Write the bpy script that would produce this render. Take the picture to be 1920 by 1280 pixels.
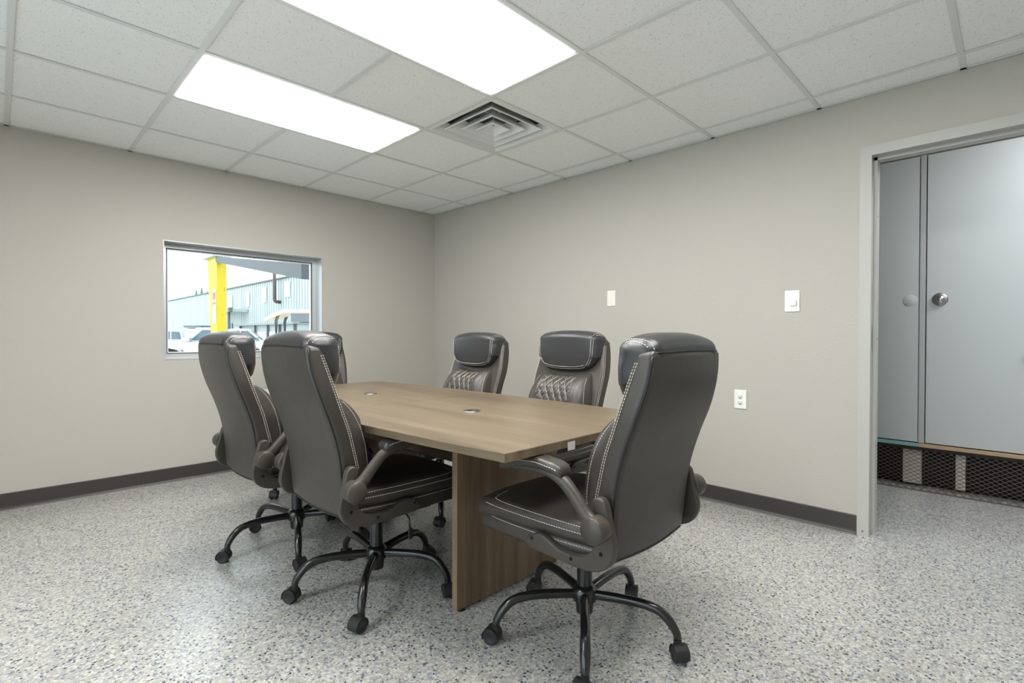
import bpy, bmesh, math, random
from mathutils import Vector, Matrix
random.seed(7)
PI = math.pi
scene = bpy.context.scene
for o in list(bpy.data.objects): bpy.data.objects.remove(o, do_unlink=True)

# ------------------------------------------------------------------ camera, sky, exposure
CAM = Vector((-3.2807, -4.4114, 1.0741))
yaw, pitch, roll = math.radians(44.7155), math.radians(-0.6338), math.radians(0.0747)
fw = Vector((math.cos(pitch)*math.cos(yaw), math.cos(pitch)*math.sin(yaw), math.sin(pitch)))
rt = Vector((math.sin(yaw), -math.cos(yaw), 0)); up = rt.cross(fw)
r2 = rt*math.cos(roll) + up*math.sin(roll); u2 = up*math.cos(roll) - rt*math.sin(roll)
cd = bpy.data.cameras.new('camera'); cam = bpy.data.objects.new('camera', cd)
scene.collection.objects.link(cam); scene.camera = cam
cd.sensor_width = 36.0; cd.lens = 954.04/1920*36; cd.clip_start = .05; cd.clip_end = 500
M = Matrix((r2, u2, -fw)).transposed().to_4x4(); M.translation = CAM; cam.matrix_world = M

W = bpy.data.worlds.new('sky'); scene.world = W; W.use_nodes = True
bg = W.node_tree.nodes['Background']
bg.inputs[0].default_value = (0.82, 0.92, 1.0, 1); bg.inputs[1].default_value = 2.7     # even overcast sky

PANEL_STRENGTH = 15.0
HALL_STRENGTH = 16.0
scene.view_settings.view_transform = 'Standard'; scene.view_settings.look = 'None'
scene.view_settings.exposure = 0.40; scene.view_settings.gamma = 1.0
scene.view_settings.use_curve_mapping = False

# ------------------------------------------------------------------ materials
def mat(name, col, rough=.5, metal=0.0, spec=.5, coat=0.0, emit=None, estr=0.0, trans=0.0, ior=1.45):
    m = bpy.data.materials.new(name); m.use_nodes = True
    b = m.node_tree.nodes['Principled BSDF']
    b.inputs['Base Color'].default_value = (*col, 1); b.inputs['Roughness'].default_value = rough
    b.inputs['Metallic'].default_value = metal; b.inputs['Specular IOR Level'].default_value = spec
    b.inputs['Coat Weight'].default_value = coat
    b.inputs['Transmission Weight'].default_value = trans; b.inputs['IOR'].default_value = ior
    if emit:
        b.inputs['Emission Color'].default_value = (*emit, 1); b.inputs['Emission Strength'].default_value = estr
    return m
def N(m, t, **kw):
    n = m.node_tree.nodes.new(t)
    for k, v in kw.items():
        if k in n.inputs: n.inputs[k].default_value = v
        else: setattr(n, k, v)
    return n
def LK(m, a, b): m.node_tree.links.new(a, b)
def coords(m, scale=(1, 1, 1), rot=(0, 0, 0)):
    tc = N(m, 'ShaderNodeTexCoord'); mp = N(m, 'ShaderNodeMapping')
    mp.inputs['Scale'].default_value = scale; mp.inputs['Rotation'].default_value = rot
    LK(m, tc.outputs['Object'], mp.inputs['Vector']); return mp.outputs[0]
def ramp(m, fac, stops, const=False):
    r = N(m, 'ShaderNodeValToRGB'); LK(m, fac, r.inputs[0]); cr = r.color_ramp
    if const: cr.interpolation = 'CONSTANT'
    while len(cr.elements) < len(stops): cr.elements.new(.5)
    for e, (p, c) in zip(cr.elements, stops): e.position = p; e.color = (*c, 1)
    return r.outputs[0]
def bump(m, h, strength=.2, dist=.01):
    b = N(m, 'ShaderNodeBump'); b.inputs['Strength'].default_value = strength; b.inputs['Distance'].default_value = dist
    LK(m, h, b.inputs['Height']); LK(m, b.outputs[0], m.node_tree.nodes['Principled BSDF'].inputs['Normal'])
def BS(m): return m.node_tree.nodes['Principled BSDF']

def leather(name, col, rough=.4):
    m = mat(name, col, rough, spec=.55)
    v = coords(m)
    n = N(m, 'ShaderNodeTexVoronoi', Scale=420.0); LK(m, v, n.inputs['Vector'])
    n2 = N(m, 'ShaderNodeTexNoise', Scale=9.0, Detail=3.0); LK(m, v, n2.inputs['Vector'])
    ma = N(m, 'ShaderNodeMath', operation='MULTIPLY_ADD'); LK(m, n2.outputs[0], ma.inputs[0]); ma.inputs[1].default_value = 6.0
    LK(m, n.outputs['Distance'], ma.inputs[2])
    bump(m, ma.outputs[0], .18, .0018)
    return m
M_LEATHER = leather('chair_leather', (.043, .037, .032), .35)
M_LEATHER2 = leather('chair_leather_headrest', (.032, .032, .034), .33)
M_PIPING = mat('dark_piping', (.012, .012, .012), .5)
M_THREAD = mat('light_thread', (.62, .57, .50), .7)
M_PLASTIC = mat('charcoal_plastic', (.052, .044, .036), .40)
M_METAL = mat('black_enamel', (.010, .010, .010), .22, spec=.6, coat=.3)
M_BLACK = mat('black_rubber', (.018, .018, .018), .5)
M_CHROME = mat('chrome', (.7, .7, .7), .18, 1.0)
M_STEEL = mat('satin_steel', (.42, .42, .42), .35, 1.0)
M_DARK = mat('dark_hole', (.004, .004, .004), .9)

def wall_paint(name, col, sc=95, st=.16):
    m = mat(name, col, .55, spec=.35)
    v = coords(m)
    n = N(m, 'ShaderNodeTexNoise', Scale=float(sc), Detail=2.0, Roughness=.5); LK(m, v, n.inputs['Vector'])
    bump(m, n.outputs[0], st, .006)
    return m
M_WALL = wall_paint('warm_grey_orange_peel_paint', (.448, .427, .385))
M_TRIMPAINT = mat('frame_grey_paint', (.455, .448, .42), .38)
M_BASE = mat('dark_vinyl_base', (.045, .040, .038), .42)
M_WHITEPL = mat('white_plastic', (.80, .80, .76), .35)
M_CREAMPL = mat('cream_plastic', (.78, .76, .68), .4)

def tile_mat():
    m = mat('mineral_fibre', (.78, .78, .75), .85, spec=.1)
    v = coords(m)
    vo = N(m, 'ShaderNodeTexVoronoi', Scale=125.0, Randomness=1.0); LK(m, v, vo.inputs['Vector'])
    n = N(m, 'ShaderNodeTexNoise', Scale=30.0, Detail=2.0); LK(m, v, n.inputs['Vector'])
    sz = N(m, 'ShaderNodeMath', operation='MULTIPLY'); LK(m, n.outputs[0], sz.inputs[0]); sz.inputs[1].default_value = .30
    lt = N(m, 'ShaderNodeMath', operation='LESS_THAN'); LK(m, vo.outputs['Distance'], lt.inputs[0]); LK(m, sz.outputs[0], lt.inputs[1])
    sep = N(m, 'ShaderNodeSeparateColor'); LK(m, vo.outputs['Color'], sep.inputs[0])
    lt2 = N(m, 'ShaderNodeMath', operation='LESS_THAN'); LK(m, sep.outputs[0], lt2.inputs[0]); lt2.inputs[1].default_value = .78
    mu = N(m, 'ShaderNodeMath', operation='MULTIPLY'); LK(m, lt.outputs[0], mu.inputs[0]); LK(m, lt2.outputs[0], mu.inputs[1])
    mx = N(m, 'ShaderNodeMix', data_type='RGBA'); LK(m, mu.outputs[0], mx.inputs[0])
    mx.inputs[6].default_value = (.92, .94, .93, 1); mx.inputs[7].default_value = (.22, .21, .20, 1)
    LK(m, mx.outputs[2], BS(m).inputs['Base Color'])
    inv = N(m, 'ShaderNodeMath', operation='SUBTRACT'); inv.inputs[0].default_value = 1; LK(m, mu.outputs[0], inv.inputs[1])
    bump(m, inv.outputs[0], .3, .002)
    return m
M_TILE = tile_mat()
M_TEE = mat('white_tee_metal', (.74, .76, .745), .4)
M_VENT = mat('vent_enamel', (.80, .81, .80), .4)
M_DUCT = mat('duct_grey', (.30, .30, .30), .5, .4)
M_PANEL = mat('lit_diffuser', (.9, .9, .9), .5, emit=(1.0, .99, .965), estr=PANEL_STRENGTH)
M_HALLPANEL = mat('lit_hall_diffuser', (.9, .9, .9), .5, emit=(.93, .97, 1.0), estr=HALL_STRENGTH)

def floor_mat():
    m = mat('epoxy_flake_floor', (.5, .5, .48), .26, spec=.5)
    v = coords(m)
    nz = N(m, 'ShaderNodeTexNoise', Scale=160.0, Detail=1.0); LK(m, v, nz.inputs['Vector'])
    mixv = N(m, 'ShaderNodeVectorMath', operation='MULTIPLY_ADD'); LK(m, nz.outputs['Color'], mixv.inputs[0])
    mixv.inputs[1].default_value = (.007, .007, .0); LK(m, v, mixv.inputs[2])
    a = N(m, 'ShaderNodeTexVoronoi', Scale=140.0); LK(m, mixv.outputs[0], a.inputs['Vector'])
    s = N(m, 'ShaderNodeSeparateColor'); LK(m, a.outputs['Color'], s.inputs[0])
    base = ramp(m, s.outputs[0], [(0, (.37, .362, .335)), (.28, (.45, .442, .415)), (.46, (.30, .30, .295)), (.58, (.53, .522, .49)),
                                  (.76, (.38, .35, .30)), (.85, (.25, .275, .335)), (.93, (.15, .152, .168))], True)
    b = N(m, 'ShaderNodeTexVoronoi', Scale=98.0); LK(m, mixv.outputs[0], b.inputs['Vector'])
    s2 = N(m, 'ShaderNodeSeparateColor'); LK(m, b.outputs['Color'], s2.inputs[0])
    g = N(m, 'ShaderNodeMath', operation='GREATER_THAN'); LK(m, s2.outputs[1], g.inputs[0]); g.inputs[1].default_value = .885
    d = N(m, 'ShaderNodeMath', operation='LESS_THAN'); LK(m, b.outputs['Distance'], d.inputs[0]); d.inputs[1].default_value = .42
    gm = N(m, 'ShaderNodeMath', operation='MULTIPLY'); LK(m, g.outputs[0], gm.inputs[0]); LK(m, d.outputs[0], gm.inputs[1])
    mx = N(m, 'ShaderNodeMix', data_type='RGBA'); LK(m, gm.outputs[0], mx.inputs[0]); LK(m, base, mx.inputs[6]); mx.inputs[7].default_value = (.035, .035, .045, 1)
    LK(m, mx.outputs[2], BS(m).inputs['Base Color'])
    n3 = N(m, 'ShaderNodeTexNoise', Scale=1.5, Detail=2.0); LK(m, v, n3.inputs['Vector'])
    rr = N(m, 'ShaderNodeMapRange'); LK(m, n3.outputs[0], rr.inputs[0]); rr.inputs[3].default_value = .24; rr.inputs[4].default_value = .29; BS(m).inputs['Coat Weight'].default_value = .4; BS(m).inputs['Coat Roughness'].default_value = .3
    LK(m, rr.outputs[0], BS(m).inputs['Roughness'])
    bump(m, s.outputs[0], .10, .0008)
    return m
M_FLOOR = floor_mat()

def wood(name, c1, c2, c3, axis, sc=1.0, rough=.36):
    m = mat(name, c2, rough, spec=.4)
    s = [22*sc, 22*sc, 22*sc]; s[axis] = 1.1*sc
    v = coords(m, tuple(s))
    n = N(m, 'ShaderNodeTexNoise', Scale=1.0, Detail=7.0, Roughness=.62, Distortion=.35); LK(m, v, n.inputs['Vector'])
    s2 = [4.5*sc]*3; s2[axis] = .55*sc
    v2 = coords(m, tuple(s2))
    n2 = N(m, 'ShaderNodeTexNoise', Scale=1.0, Detail=3.0, Distortion=.8); LK(m, v2, n2.inputs['Vector'])
    ad = N(m, 'ShaderNodeMix', data_type='FLOAT'); ad.inputs[0].default_value = .45; LK(m, n.outputs[0], ad.inputs[2]); LK(m, n2.outputs[0], ad.inputs[3])
    col = ramp(m, ad.outputs[0], [(.36, c1), (.50, c2), (.64, c3)])
    LK(m, col, BS(m).inputs['Base Color'])
    bump(m, n.outputs[0], .05, .001)
    return m
M_WOODTOP = wood('oak_laminate_lengthwise', (.100, .073, .046), (.138, .105, .068), (.172, .134, .090), 1)
M_WOODV = wood('oak_laminate_upright', (.112, .070, .041), (.180, .120, .074), (.245, .176, .114), 2)
M_WOODEDGE = wood('oak_edge_band', (.105, .076, .048), (.145, .109, .071), (.19, .145, .097), 1, 1.4)

# ------------------------------------------------------------------ mesh helpers
COL = scene.collection
class MB:
    def __init__(s): s.v = []; s.f = []; s.sm = []
    def add(s, vs, fs, smooth=False):
        o = len(s.v); s.v += [tuple(p) for p in vs]; s.f += [tuple(i+o for i in f) for f in fs]; s.sm += [smooth]*len(fs); return s
    def box(s, a, b):
        x0, y0, z0 = a; x1, y1, z1 = b
        vs = [(x0,y0,z0),(x1,y0,z0),(x1,y1,z0),(x0,y1,z0),(x0,y0,z1),(x1,y0,z1),(x1,y1,z1),(x0,y1,z1)]
        return s.add(vs, [(0,3,2,1),(4,5,6,7),(0,1,5,4),(1,2,6,5),(2,3,7,6),(3,0,4,7)])
    def rbox(s, c, h, r, n=6, fn=None, smooth=True):
        """rounded box centred c, half sizes h, radius r, optional deform fn(x,y,z)->(x,y,z) on local metric coords"""
        h = Vector(h); r = min(r, h.x*.999, h.y*.999, h.z*.999); seen = {}; fs = []
        def axis_pts(hh, step):
            inner = hh - r; k = max(2, n//2+1)
            a = [inner + r*math.tan(t*PI/4/k) for t in range(k+1)]
            m = max(1, int(2*inner/step))
            mid = [-inner + 2*inner*i/m for i in range(1, m)]
            return [-x for x in reversed(a)] + mid + a
        step = max(max(h)/n*1.0, 1e-4)
        A = [axis_pts(h[i], step) for i in range(3)]
        vs = []
        def vid(p):
            q = Vector(p); inn = Vector([max(-(h[i]-r), min(h[i]-r, q[i])) for i in range(3)]); d = q - inn
            if d.length > 1e-9: q = inn + d.normalized()*r
            k = (round(q.x, 6), round(q.y, 6), round(q.z, 6))
            if k not in seen: seen[k] = len(vs); vs.append(k)
            return seen[k]
        for ax in range(3):
            u, w = (ax+1) % 3, (ax+2) % 3
            for sg in (-1, 1):
                for i in range(len(A[u])-1):
                    for j in range(len(A[w])-1):
                        q = []
                        for (a, b) in ((i, j), (i+1, j), (i+1, j+1), (i, j+1)):
                            p = [0, 0, 0]; p[ax] = sg*h[ax]; p[u] = A[u][a]; p[w] = A[w][b]; q.append(vid(p))
                        qq = []
                        for t in q:
                            if t not in qq: qq.append(t)
                        if len(qq) > 2: fs.append(tuple(qq) if sg > 0 else tuple(reversed(qq)))
        out = []
        for p in vs:
            if fn: p = fn(*p)
            out.append((p[0]+c[0], p[1]+c[1], p[2]+c[2]))
        return s.add(out, fs, smooth)
    def tube(s, pts, rad, n=10, cap=True, smooth=True, flat=None, upv=(0, 0, 1)):
        """sweep; rad float or list; flat=(a,b) multipliers side / up, or list of them"""
        P = [Vector(p) for p in pts]; L = len(P); rings = []
        for i, p in enumerate(P):
            t = (P[min(i+1, L-1)] - P[max(i-1, 0)]).normalized()
            u = Vector(upv); sd = t.cross(u)
            if sd.length < 1e-3: sd = t.cross(Vector((1, 0, 0)))
            sd.normalize(); uu = sd.cross(t).normalized()
            r = rad[i] if isinstance(rad, (list, tuple)) else rad
            fl = (1, 1) if flat is None else (flat[i] if isinstance(flat, list) else flat)
            rings.append([p + sd*(math.cos(2*PI*k/n)*r*fl[0]) + uu*(math.sin(2*PI*k/n)*r*fl[1]) for k in range(n)])
        vs = [q for rg in rings for q in rg]; fs = []
        for i in range(L-1):
            for k in range(n):
                a, b = i*n+k, i*n+(k+1) % n
                fs.append((a, b, b+n, a+n))
        if cap:
            fs.append(tuple(reversed(range(n)))); fs.append(tuple(range((L-1)*n, L*n)))
        return s.add(vs, fs, smooth)
    def lathe(s, prof, c=(0, 0, 0), n=24, axis='z', smooth=True):
        vs = []; fs = []; L = len(prof)
        for (r, z) in prof:
            for k in range(n):
                a = 2*PI*k/n; x, y = r*math.cos(a), r*math.sin(a)
                p = (x, y, z) if axis == 'z' else ((x, z, -y) if axis == 'y' else (z, x, y))
                vs.append((p[0]+c[0], p[1]+c[1], p[2]+c[2]))
        for i in range(L-1):
            for k in range(n):
                a, b = i*n+k, i*n+(k+1) % n; fs.append((a, b, b+n, a+n))
        fs.append(tuple(reversed(range(n)))); fs.append(tuple(range((L-1)*n, L*n)))
        return s.add(vs, fs, smooth)
    def prism(s, poly, d0, d1, axis='y', smooth=False):
        n = len(poly); f = {'y': lambda a, b, d: (a, d, b), 'x': lambda a, b, d: (d, a, b), 'z': lambda a, b, d: (a, b, d)}[axis]
        vs = [f(a, b, d0) for a, b in poly] + [f(a, b, d1) for a, b in poly]
        fs = [tuple(range(n)), tuple(reversed(range(n, 2*n)))] + [(i, i+n, (i+1) % n+n, (i+1) % n) for i in range(n)]
        return s.add(vs, fs, smooth)
    def build(s, name, m, parent=None, loc=None, bevel=0, seg=2, angle=None):
        me = bpy.data.meshes.new(name); me.from_pydata(s.v, [], s.f)
        for i, p in enumerate(me.polygons): p.use_smooth = s.sm[i]
        bm = bmesh.new(); bm.from_mesh(me)
        bmesh.ops.recalc_face_normals(bm, faces=bm.faces)
        if bevel:
            ed = [e for e in bm.edges if len(e.link_faces) == 2 and e.calc_face_angle(0) > .5]
            bmesh.ops.bevel(bm, geom=ed, offset=bevel, segments=seg, affect='EDGES', profile=.6, clamp_overlap=True)
        if angle:
            for e in bm.edges:
                if len(e.link_faces) == 2 and e.calc_face_angle(0) > angle: e.smooth = False
        bm.to_mesh(me); bm.free()
        me.materials.append(m)
        o = bpy.data.objects.new(name, me); COL.objects.link(o)
        if parent: o.parent = parent
        if loc: o.location = loc
        if name == 'stitching': o['kind'] = 'stuff'
        return o
def tag(o, label=None, cat=None, group=None, kind=None):
    if label: o['label'] = label
    if cat: o['category'] = cat
    if group: o['group'] = group
    if kind: o['kind'] = kind
    return o
def empty(name, loc=(0, 0, 0), rz=0, label=None, cat=None, group=None):
    o = bpy.data.objects.new(name, None); COL.objects.link(o); o.location = loc; o.rotation_euler = (0, 0, rz)
    o.empty_display_size = .1
    return tag(o, label, cat, group)
def copy_tree(o, parent=None, lvl=0):
    c = o.copy(); COL.objects.link(c)
    if parent: c.parent = parent
    for ch in [x for x in list(KIDS.get(o.name, []))]: copy_tree(ch, c, lvl+1)
    return c
KIDS = {}
def index_children():
    KIDS.clear()
    for x in bpy.data.objects:
        if x.parent: KIDS.setdefault(x.parent.name, []).append(x)
def interp(x, tab):
    if x <= tab[0][0]: return tab[0][1]
    for (a, b), (c, d) in zip(tab, tab[1:]):
        if x <= c: return b+(d-b)*(x-a)/(c-a)
    return tab[-1][1]
def spline(pts, k=6):
    """Catmull-Rom through pts"""
    P = [Vector(p) for p in pts]; P = [2*P[0]-P[1]] + P + [2*P[-1]-P[-2]]; out = []
    for i in range(1, len(P)-2):
        for j in range(k):
            t = j/k; a, b, c, d = P[i-1], P[i], P[i+1], P[i+2]
            out.append(.5*((2*b)+(c-a)*t+(2*a-5*b+4*c-d)*t*t+(3*b-a-3*c+d)*t**3))
    out.append(P[-2]); return out
def dashes(mb, pts, w=.0011, dash=.0062, gap=.0034):
    """thread stitches along a polyline"""
    acc = 0.0; on = True; cur = [Vector(pts[0])]
    for a, b in zip(pts, pts[1:]):
        a, b = Vector(a), Vector(b); L = (b-a).length; t = 0
        while L - t > 1e-9:
            need = (dash if on else gap) - acc
            st = min(need, L-t); t += st; acc += st
            if acc >= (dash if on else gap)-1e-9:
                p = a + (b-a)*(t/L)
                if on:
                    mb.tube([cur[0], p], w, n=4, smooth=False)
                else: cur = [p]
                on = not on; acc = 0
                if on: cur = [p]

# ------------------------------------------------------------------ room shell
CEIL = 2.358; U = .6096
XW, YS = -5.25, -5.85          # far west wall, south wall (behind the camera)
TH = .15; NT = .22
D0, D1, DH = -3.86, -4.775, 2.036      # doorway in the east wall
WX0, WX1, WZ0, WZ1 = -2.428, -1.244, .90, 1.766
HX1, HY0, HY1, HZ = 2.0, -2.2, -7.6, 2.62  # hall beyond

fl = MB().box((XW-.1, YS-.1, -.12), (0, .02, 0)).box((0, HY1-.1, -.12), (HX1+.1, HY0+.1, 0))
f_ = fl.build('floor', M_FLOOR); tag(f_, 'grey speckled epoxy flake floor', kind='structure')
wn = MB()
wn.box((XW, 0, 0), (WX0, NT, CEIL+.3)).box((WX1, 0, 0), (0, NT, CEIL+.3)).box((WX0, 0, 0), (WX1, NT, WZ0)).box((WX0, 0, WZ1), (WX1, NT, CEIL+.3))
tag(wn.build('wall_north', M_WALL), 'warm grey textured wall with the window', kind='structure')
we = MB()
we.box((0, D0+.006, 0), (TH, NT, CEIL+.3)).box((0, D1-.006, DH+.006), (TH, D0+.006, CEIL+.3)).box((0, YS, 0), (TH, D1-.006, CEIL+.3))
tag(we.build('wall_east', M_WALL), 'warm grey textured wall with the doorway', kind='structure')
tag(MB().box((XW, YS-.12, 0), (TH, YS, CEIL+.3)).build('wall_south', M_WALL), kind='structure')
VY0, VY1, VZ0, VZ1 = -5.3, -1.5, .12, 2.2      # large window added in the unseen west wall for its daylight
tag(MB().box((XW-.12, YS-.12, 0), (XW, VY0, CEIL+.3)).box((XW-.12, VY1, 0), (XW, NT, CEIL+.3)).box((XW-.12, VY0, 0), (XW, VY1, VZ0)).box((XW-.12, VY0, VZ1), (XW, VY1, CEIL+.3)).build('wall_west', M_WALL), kind='structure')

# ceiling with lay-in tiles and tees
ce = MB().box((XW, YS, CEIL+.16), (0, 0, CEIL+.2)).build('ceiling', M_TILE)
tag(ce, 'suspended ceiling of speckled white tiles in a white grid', kind='structure')
gx = [0.0] + [-(.1871+U*i) for i in range(9)] + [XW]
gy = [0.0] + [-(.5637+U*j) for j in range(9)] + [YS]
# fixtures as (i0,i1,j0,j1) grid line indices ; gx[k] k=1 is the first tee west of the east wall
lights = [(3, 5, 2, 3), (3, 5, 4, 5), (3, 5, 6, 7), (7, 9, 4, 5)]  # last two panels are out of view, added to light the room
vent_cell = (2, 3, 3, 4)
used = set()
for (a, b, c, d) in lights+[vent_cell]:
    for i in range(a, b):
        for j in range(c, d): used.add((i, j))
meshes = {}
for i in range(len(gx)-1):
    for j in range(len(gy)-1):
        if (i, j) in used: continue
        x1, x0, y1, y0 = gx[i], gx[i+1], gy[j], gy[j+1]
        w, h = round(x1-x0, 3), round(y1-y0, 3)
        if w < .02 or h < .02: continue
        if (w, h) not in meshes:
            t = MB().box((-w/2+.004, -h/2+.004, 0), (w/2-.004, h/2-.004, .016)).build('ceiling_tile', M_TILE, ce)
            meshes[(w, h)] = t.data
        else:
            t = bpy.data.objects.new('ceiling_tile', meshes[(w, h)]); COL.objects.link(t); t.parent = ce
        t.location = ((x0+x1)/2, (y0+y1)/2, CEIL+.0045+random.uniform(-.0006, .001))
FW = .012
def tee(a, b):
    MB().box((a[0], a[1], CEIL), (b[0], b[1], CEIL+.0022)).box(((a[0]+b[0])/2-.001 if b[0]-a[0] < .1 else a[0], (a[1]+b[1])/2-.001 if b[1]-a[1] < .1 else a[1], CEIL+.002),
        ((a[0]+b[0])/2+.001 if b[0]-a[0] < .1 else b[0], (a[1]+b[1])/2+.001 if b[1]-a[1] < .1 else b[1], CEIL+.03)).build('ceiling_tee', M_TEE, ce)
for k in range(1, len(gy)-1): tee((XW, gy[k]-FW, 0), (0, gy[k]+FW, 0))
for k in range(1, len(gx)-1):
    segs = []; start = 0
    skip = [j for j in range(len(gy)-1) if any(a < k < b and c <= j < d for (a, b, c, d) in lights)]
    y = []
    for j in range(len(gy)-1):
        if j in skip: continue
        tee((gx[k]-FW, gy[j+1]+FW, 0), (gx[k]+FW, gy[j]-(FW if j else 0), 0))
# wall angle
tag(MB().box((XW, -.022, CEIL), (0, 0, CEIL+.002)).box((XW, -.002, CEIL), (0, 0, CEIL+.02)).build('trim_1', M_TEE), kind='structure')
tag(MB().box((-.022, YS, CEIL), (0, -.022, CEIL+.002)).box((-.002, YS, CEIL), (0, -.022, CEIL+.02)).build('trim_2', M_TEE), kind='structure')

# ceiling lights
LBL = ['lit ceiling light panel nearer the window wall, directly beside the air vent corner',
       'large lit ceiling light panel at the top edge of the picture, nearest the doorway',
       'added unseen ceiling light panel behind and above the camera near the doorway',
       'added unseen ceiling light panel over the middle of the west side']
for q, (a, b, c, d) in enumerate(lights):
    x1, x0, y1, y0 = gx[a]-FW, gx[b]+FW, gy[c]-FW, gy[d]+FW
    t = empty('ceiling_light', ((x0+x1)/2, (y0+y1)/2, CEIL), 0, LBL[q], 'ceiling light', 'recessed troffer lights in the ceiling')
    hx, hy = (x1-x0)/2-.001, (y1-y0)/2-.001
    fr = MB(); e = .014
    fr.box((-hx, -hy, .001), (hx, -hy+e, .05)).box((-hx, hy-e, .001), (hx, hy, .05)).box((-hx, -hy+e, .001), (-hx+e, hy-e, .05)).box((hx-e, -hy+e, .001), (hx, hy-e, .05))
    fr.box((-hx, -hy, .05), (hx, hy, .055))
    fr.build('frame', M_TEE, t)
    MB().box((-hx+e, -hy+e, -.003), (hx-e, hy-e, .010)).build('diffuser', M_PANEL, t)

# air vent: stacked square cone louvres
vx, vy = (gx[2]+gx[3])/2, (gy[3]+gy[4])/2
vt = empty('ceiling_vent', (vx, vy, CEIL), 0, 'square white louvred air vent in the ceiling between the two lit panels', 'air vent')
def cone_ring(o_half, i_half, z0, z1, t=.004, lip=.007):
    m = MB()
    def sq(h, z): return [(-h, -h, z), (h, -h, z), (h, h, z), (-h, h, z)]
    rings = [sq(o_half, z0), sq(o_half-lip, z0-.001), sq(i_half, z1), sq(i_half, z1+t), sq(o_half-lip, z0+t+.004), sq(o_half, z0+t)]
    vs = [p for r in rings for p in r]; fs = []
    n = len(rings)
    for a in range(n):
        b = (a+1) % n
        for k in range(4):
            fs.append((a*4+k, a*4+(k+1) % 4, b*4+(k+1) % 4, b*4+k))
    return m.add(vs, fs)
H = U/2-FW-.001
cone_ring(H, .232, 0.001, .055, .003, .022).build('outer_frame', M_VENT, vt)
cone_ring(.214, .150, .002, .066).build('louvre', M_VENT, vt)
cone_ring(.142, .088, .000, .058).build('louvre', M_VENT, vt)
cone_ring(.076, .045, -.002, .030).build('louvre', M_VENT, vt)
MB().box((-.046, -.046, .027), (.046, .046, .031)).build('centre_plate', M_VENT, vt, bevel=.002)
MB().lathe([(.006, .023), (.006, .028)], (0, 0, 0), 12).build('screw', M_STEEL, vt)
MB().tube([(0, 0, .12), (0, 0, .03)], .004, 6).tube([(-.2, 0, .09), (.2, 0, .09)], .004, 6).tube([(0, -.2, .09), (0, .2, .09)], .004, 6).build('support_rod', M_VENT, vt)
dk = MB(); n = 28
dk.lathe([(.15, .13), (.15, .06), (.146, .06), (.146, .128)], (0, 0, 0), n)
dk.build('duct_collar', M_DUCT, vt)
bx = MB(); bx.box((-H, -H, .15), (H, H, .154))
for (a, b) in (((-H, -H), (H, -H+.003)), ((-H, H-.003), (H, H)), ((-H, -H), (-H+.003, H)), ((H-.003, -H), (H, H))):
    bx.box((a[0], a[1], .01), (b[0], b[1], .15))
bx.build('backpan', M_DUCT, vt)

# cove base
def cove(name, axis, a, b, other=0):
    prof = [(0, 0), (.018, 0), (.018, .0035), (.012, .006), (.0075, .012), (.0055, .022), (.005, .098), (.003, .102), (0, .102)]
    m = MB()
    if axis == 'x': m.prism([(-d+other, z) for d, z in prof], a, b, 'x')
    else: m.prism([(-d+other, z) for d, z in prof], a, b, 'y')
    o = m.build(name, M_BASE); return tag(o, kind='structure')
cove('baseboard_north', 'x', XW, -.019)
cove('baseboard_east', 'y', -3.803, 0)
# subtle toe line: narrow lip in front of the base
M_LIP = mat('base_toe_grey', (.20, .19, .175), .35)
tag(MB().box((XW, -.032, 0), (-.019, -.018, .006)).build('trim_3', M_LIP), kind='structure')
tag(MB().box((-.032, -3.803, 0), (-.018, -.018, .006)).build('trim_4', M_LIP), kind='structure')

# door frame (hollow metal, no leaf)
dr = empty('door_1'); tag(dr, 'open doorway with grey painted metal frame', kind='structure')
F = .052
def jamb_profile(y0, s):
    # plan outline (x,y) of the side jamb ; s=+1 for the north jamb, opening towards -y
    pts = [(-.010, y0+s*F), (-.010, y0), (.050, y0), (.050, y0-s*.016), (.112, y0-s*.016), (.112, y0), (TH+.010, y0), (TH+.010, y0+s*F), (TH, y0+s*F), (TH, y0+s*.004), (0, y0+s*.004), (0, y0+s*F)]
    return pts
MB().prism(jamb_profile(D0, 1), 0, DH+F, 'z').build('jamb', M_TRIMPAINT, dr)
MB().prism(jamb_profile(D1, -1), 0, DH+F, 'z').build('jamb', M_TRIMPAINT, dr)
hp = [(-.010, DH+F), (-.010, DH), (.050, DH), (.050, DH-.016), (.112, DH-.016), (.112, DH), (TH+.010, DH), (TH+.010, DH+F), (TH, DH+F), (TH, DH+.004), (0, DH+.004), (0, DH+F)]
MB().prism(hp, D1, D0, 'y').build('head', M_TRIMPAINT, dr)
MB().box((.004, D0-.0015, 1.0), (.034, D0+.001, 1.125)).box((-.014, D0-.002, 1.03), (.004, D0+.001, 1.095)).build('strike_plate', M_STEEL, dr)
for z in (.48, 1.06, 1.72): MB().lathe([(.0035, 0), (.0035, .0008)], (.075, D0-.0172, z), 10, 'y').build('screw_hole', M_DARK, dr)
MB().lathe([(.005, 0), (.004, .0015)], (-.0118, D0+.028, .025), 10, 'x').build('floor_screw', M_STEEL, dr)

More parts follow.
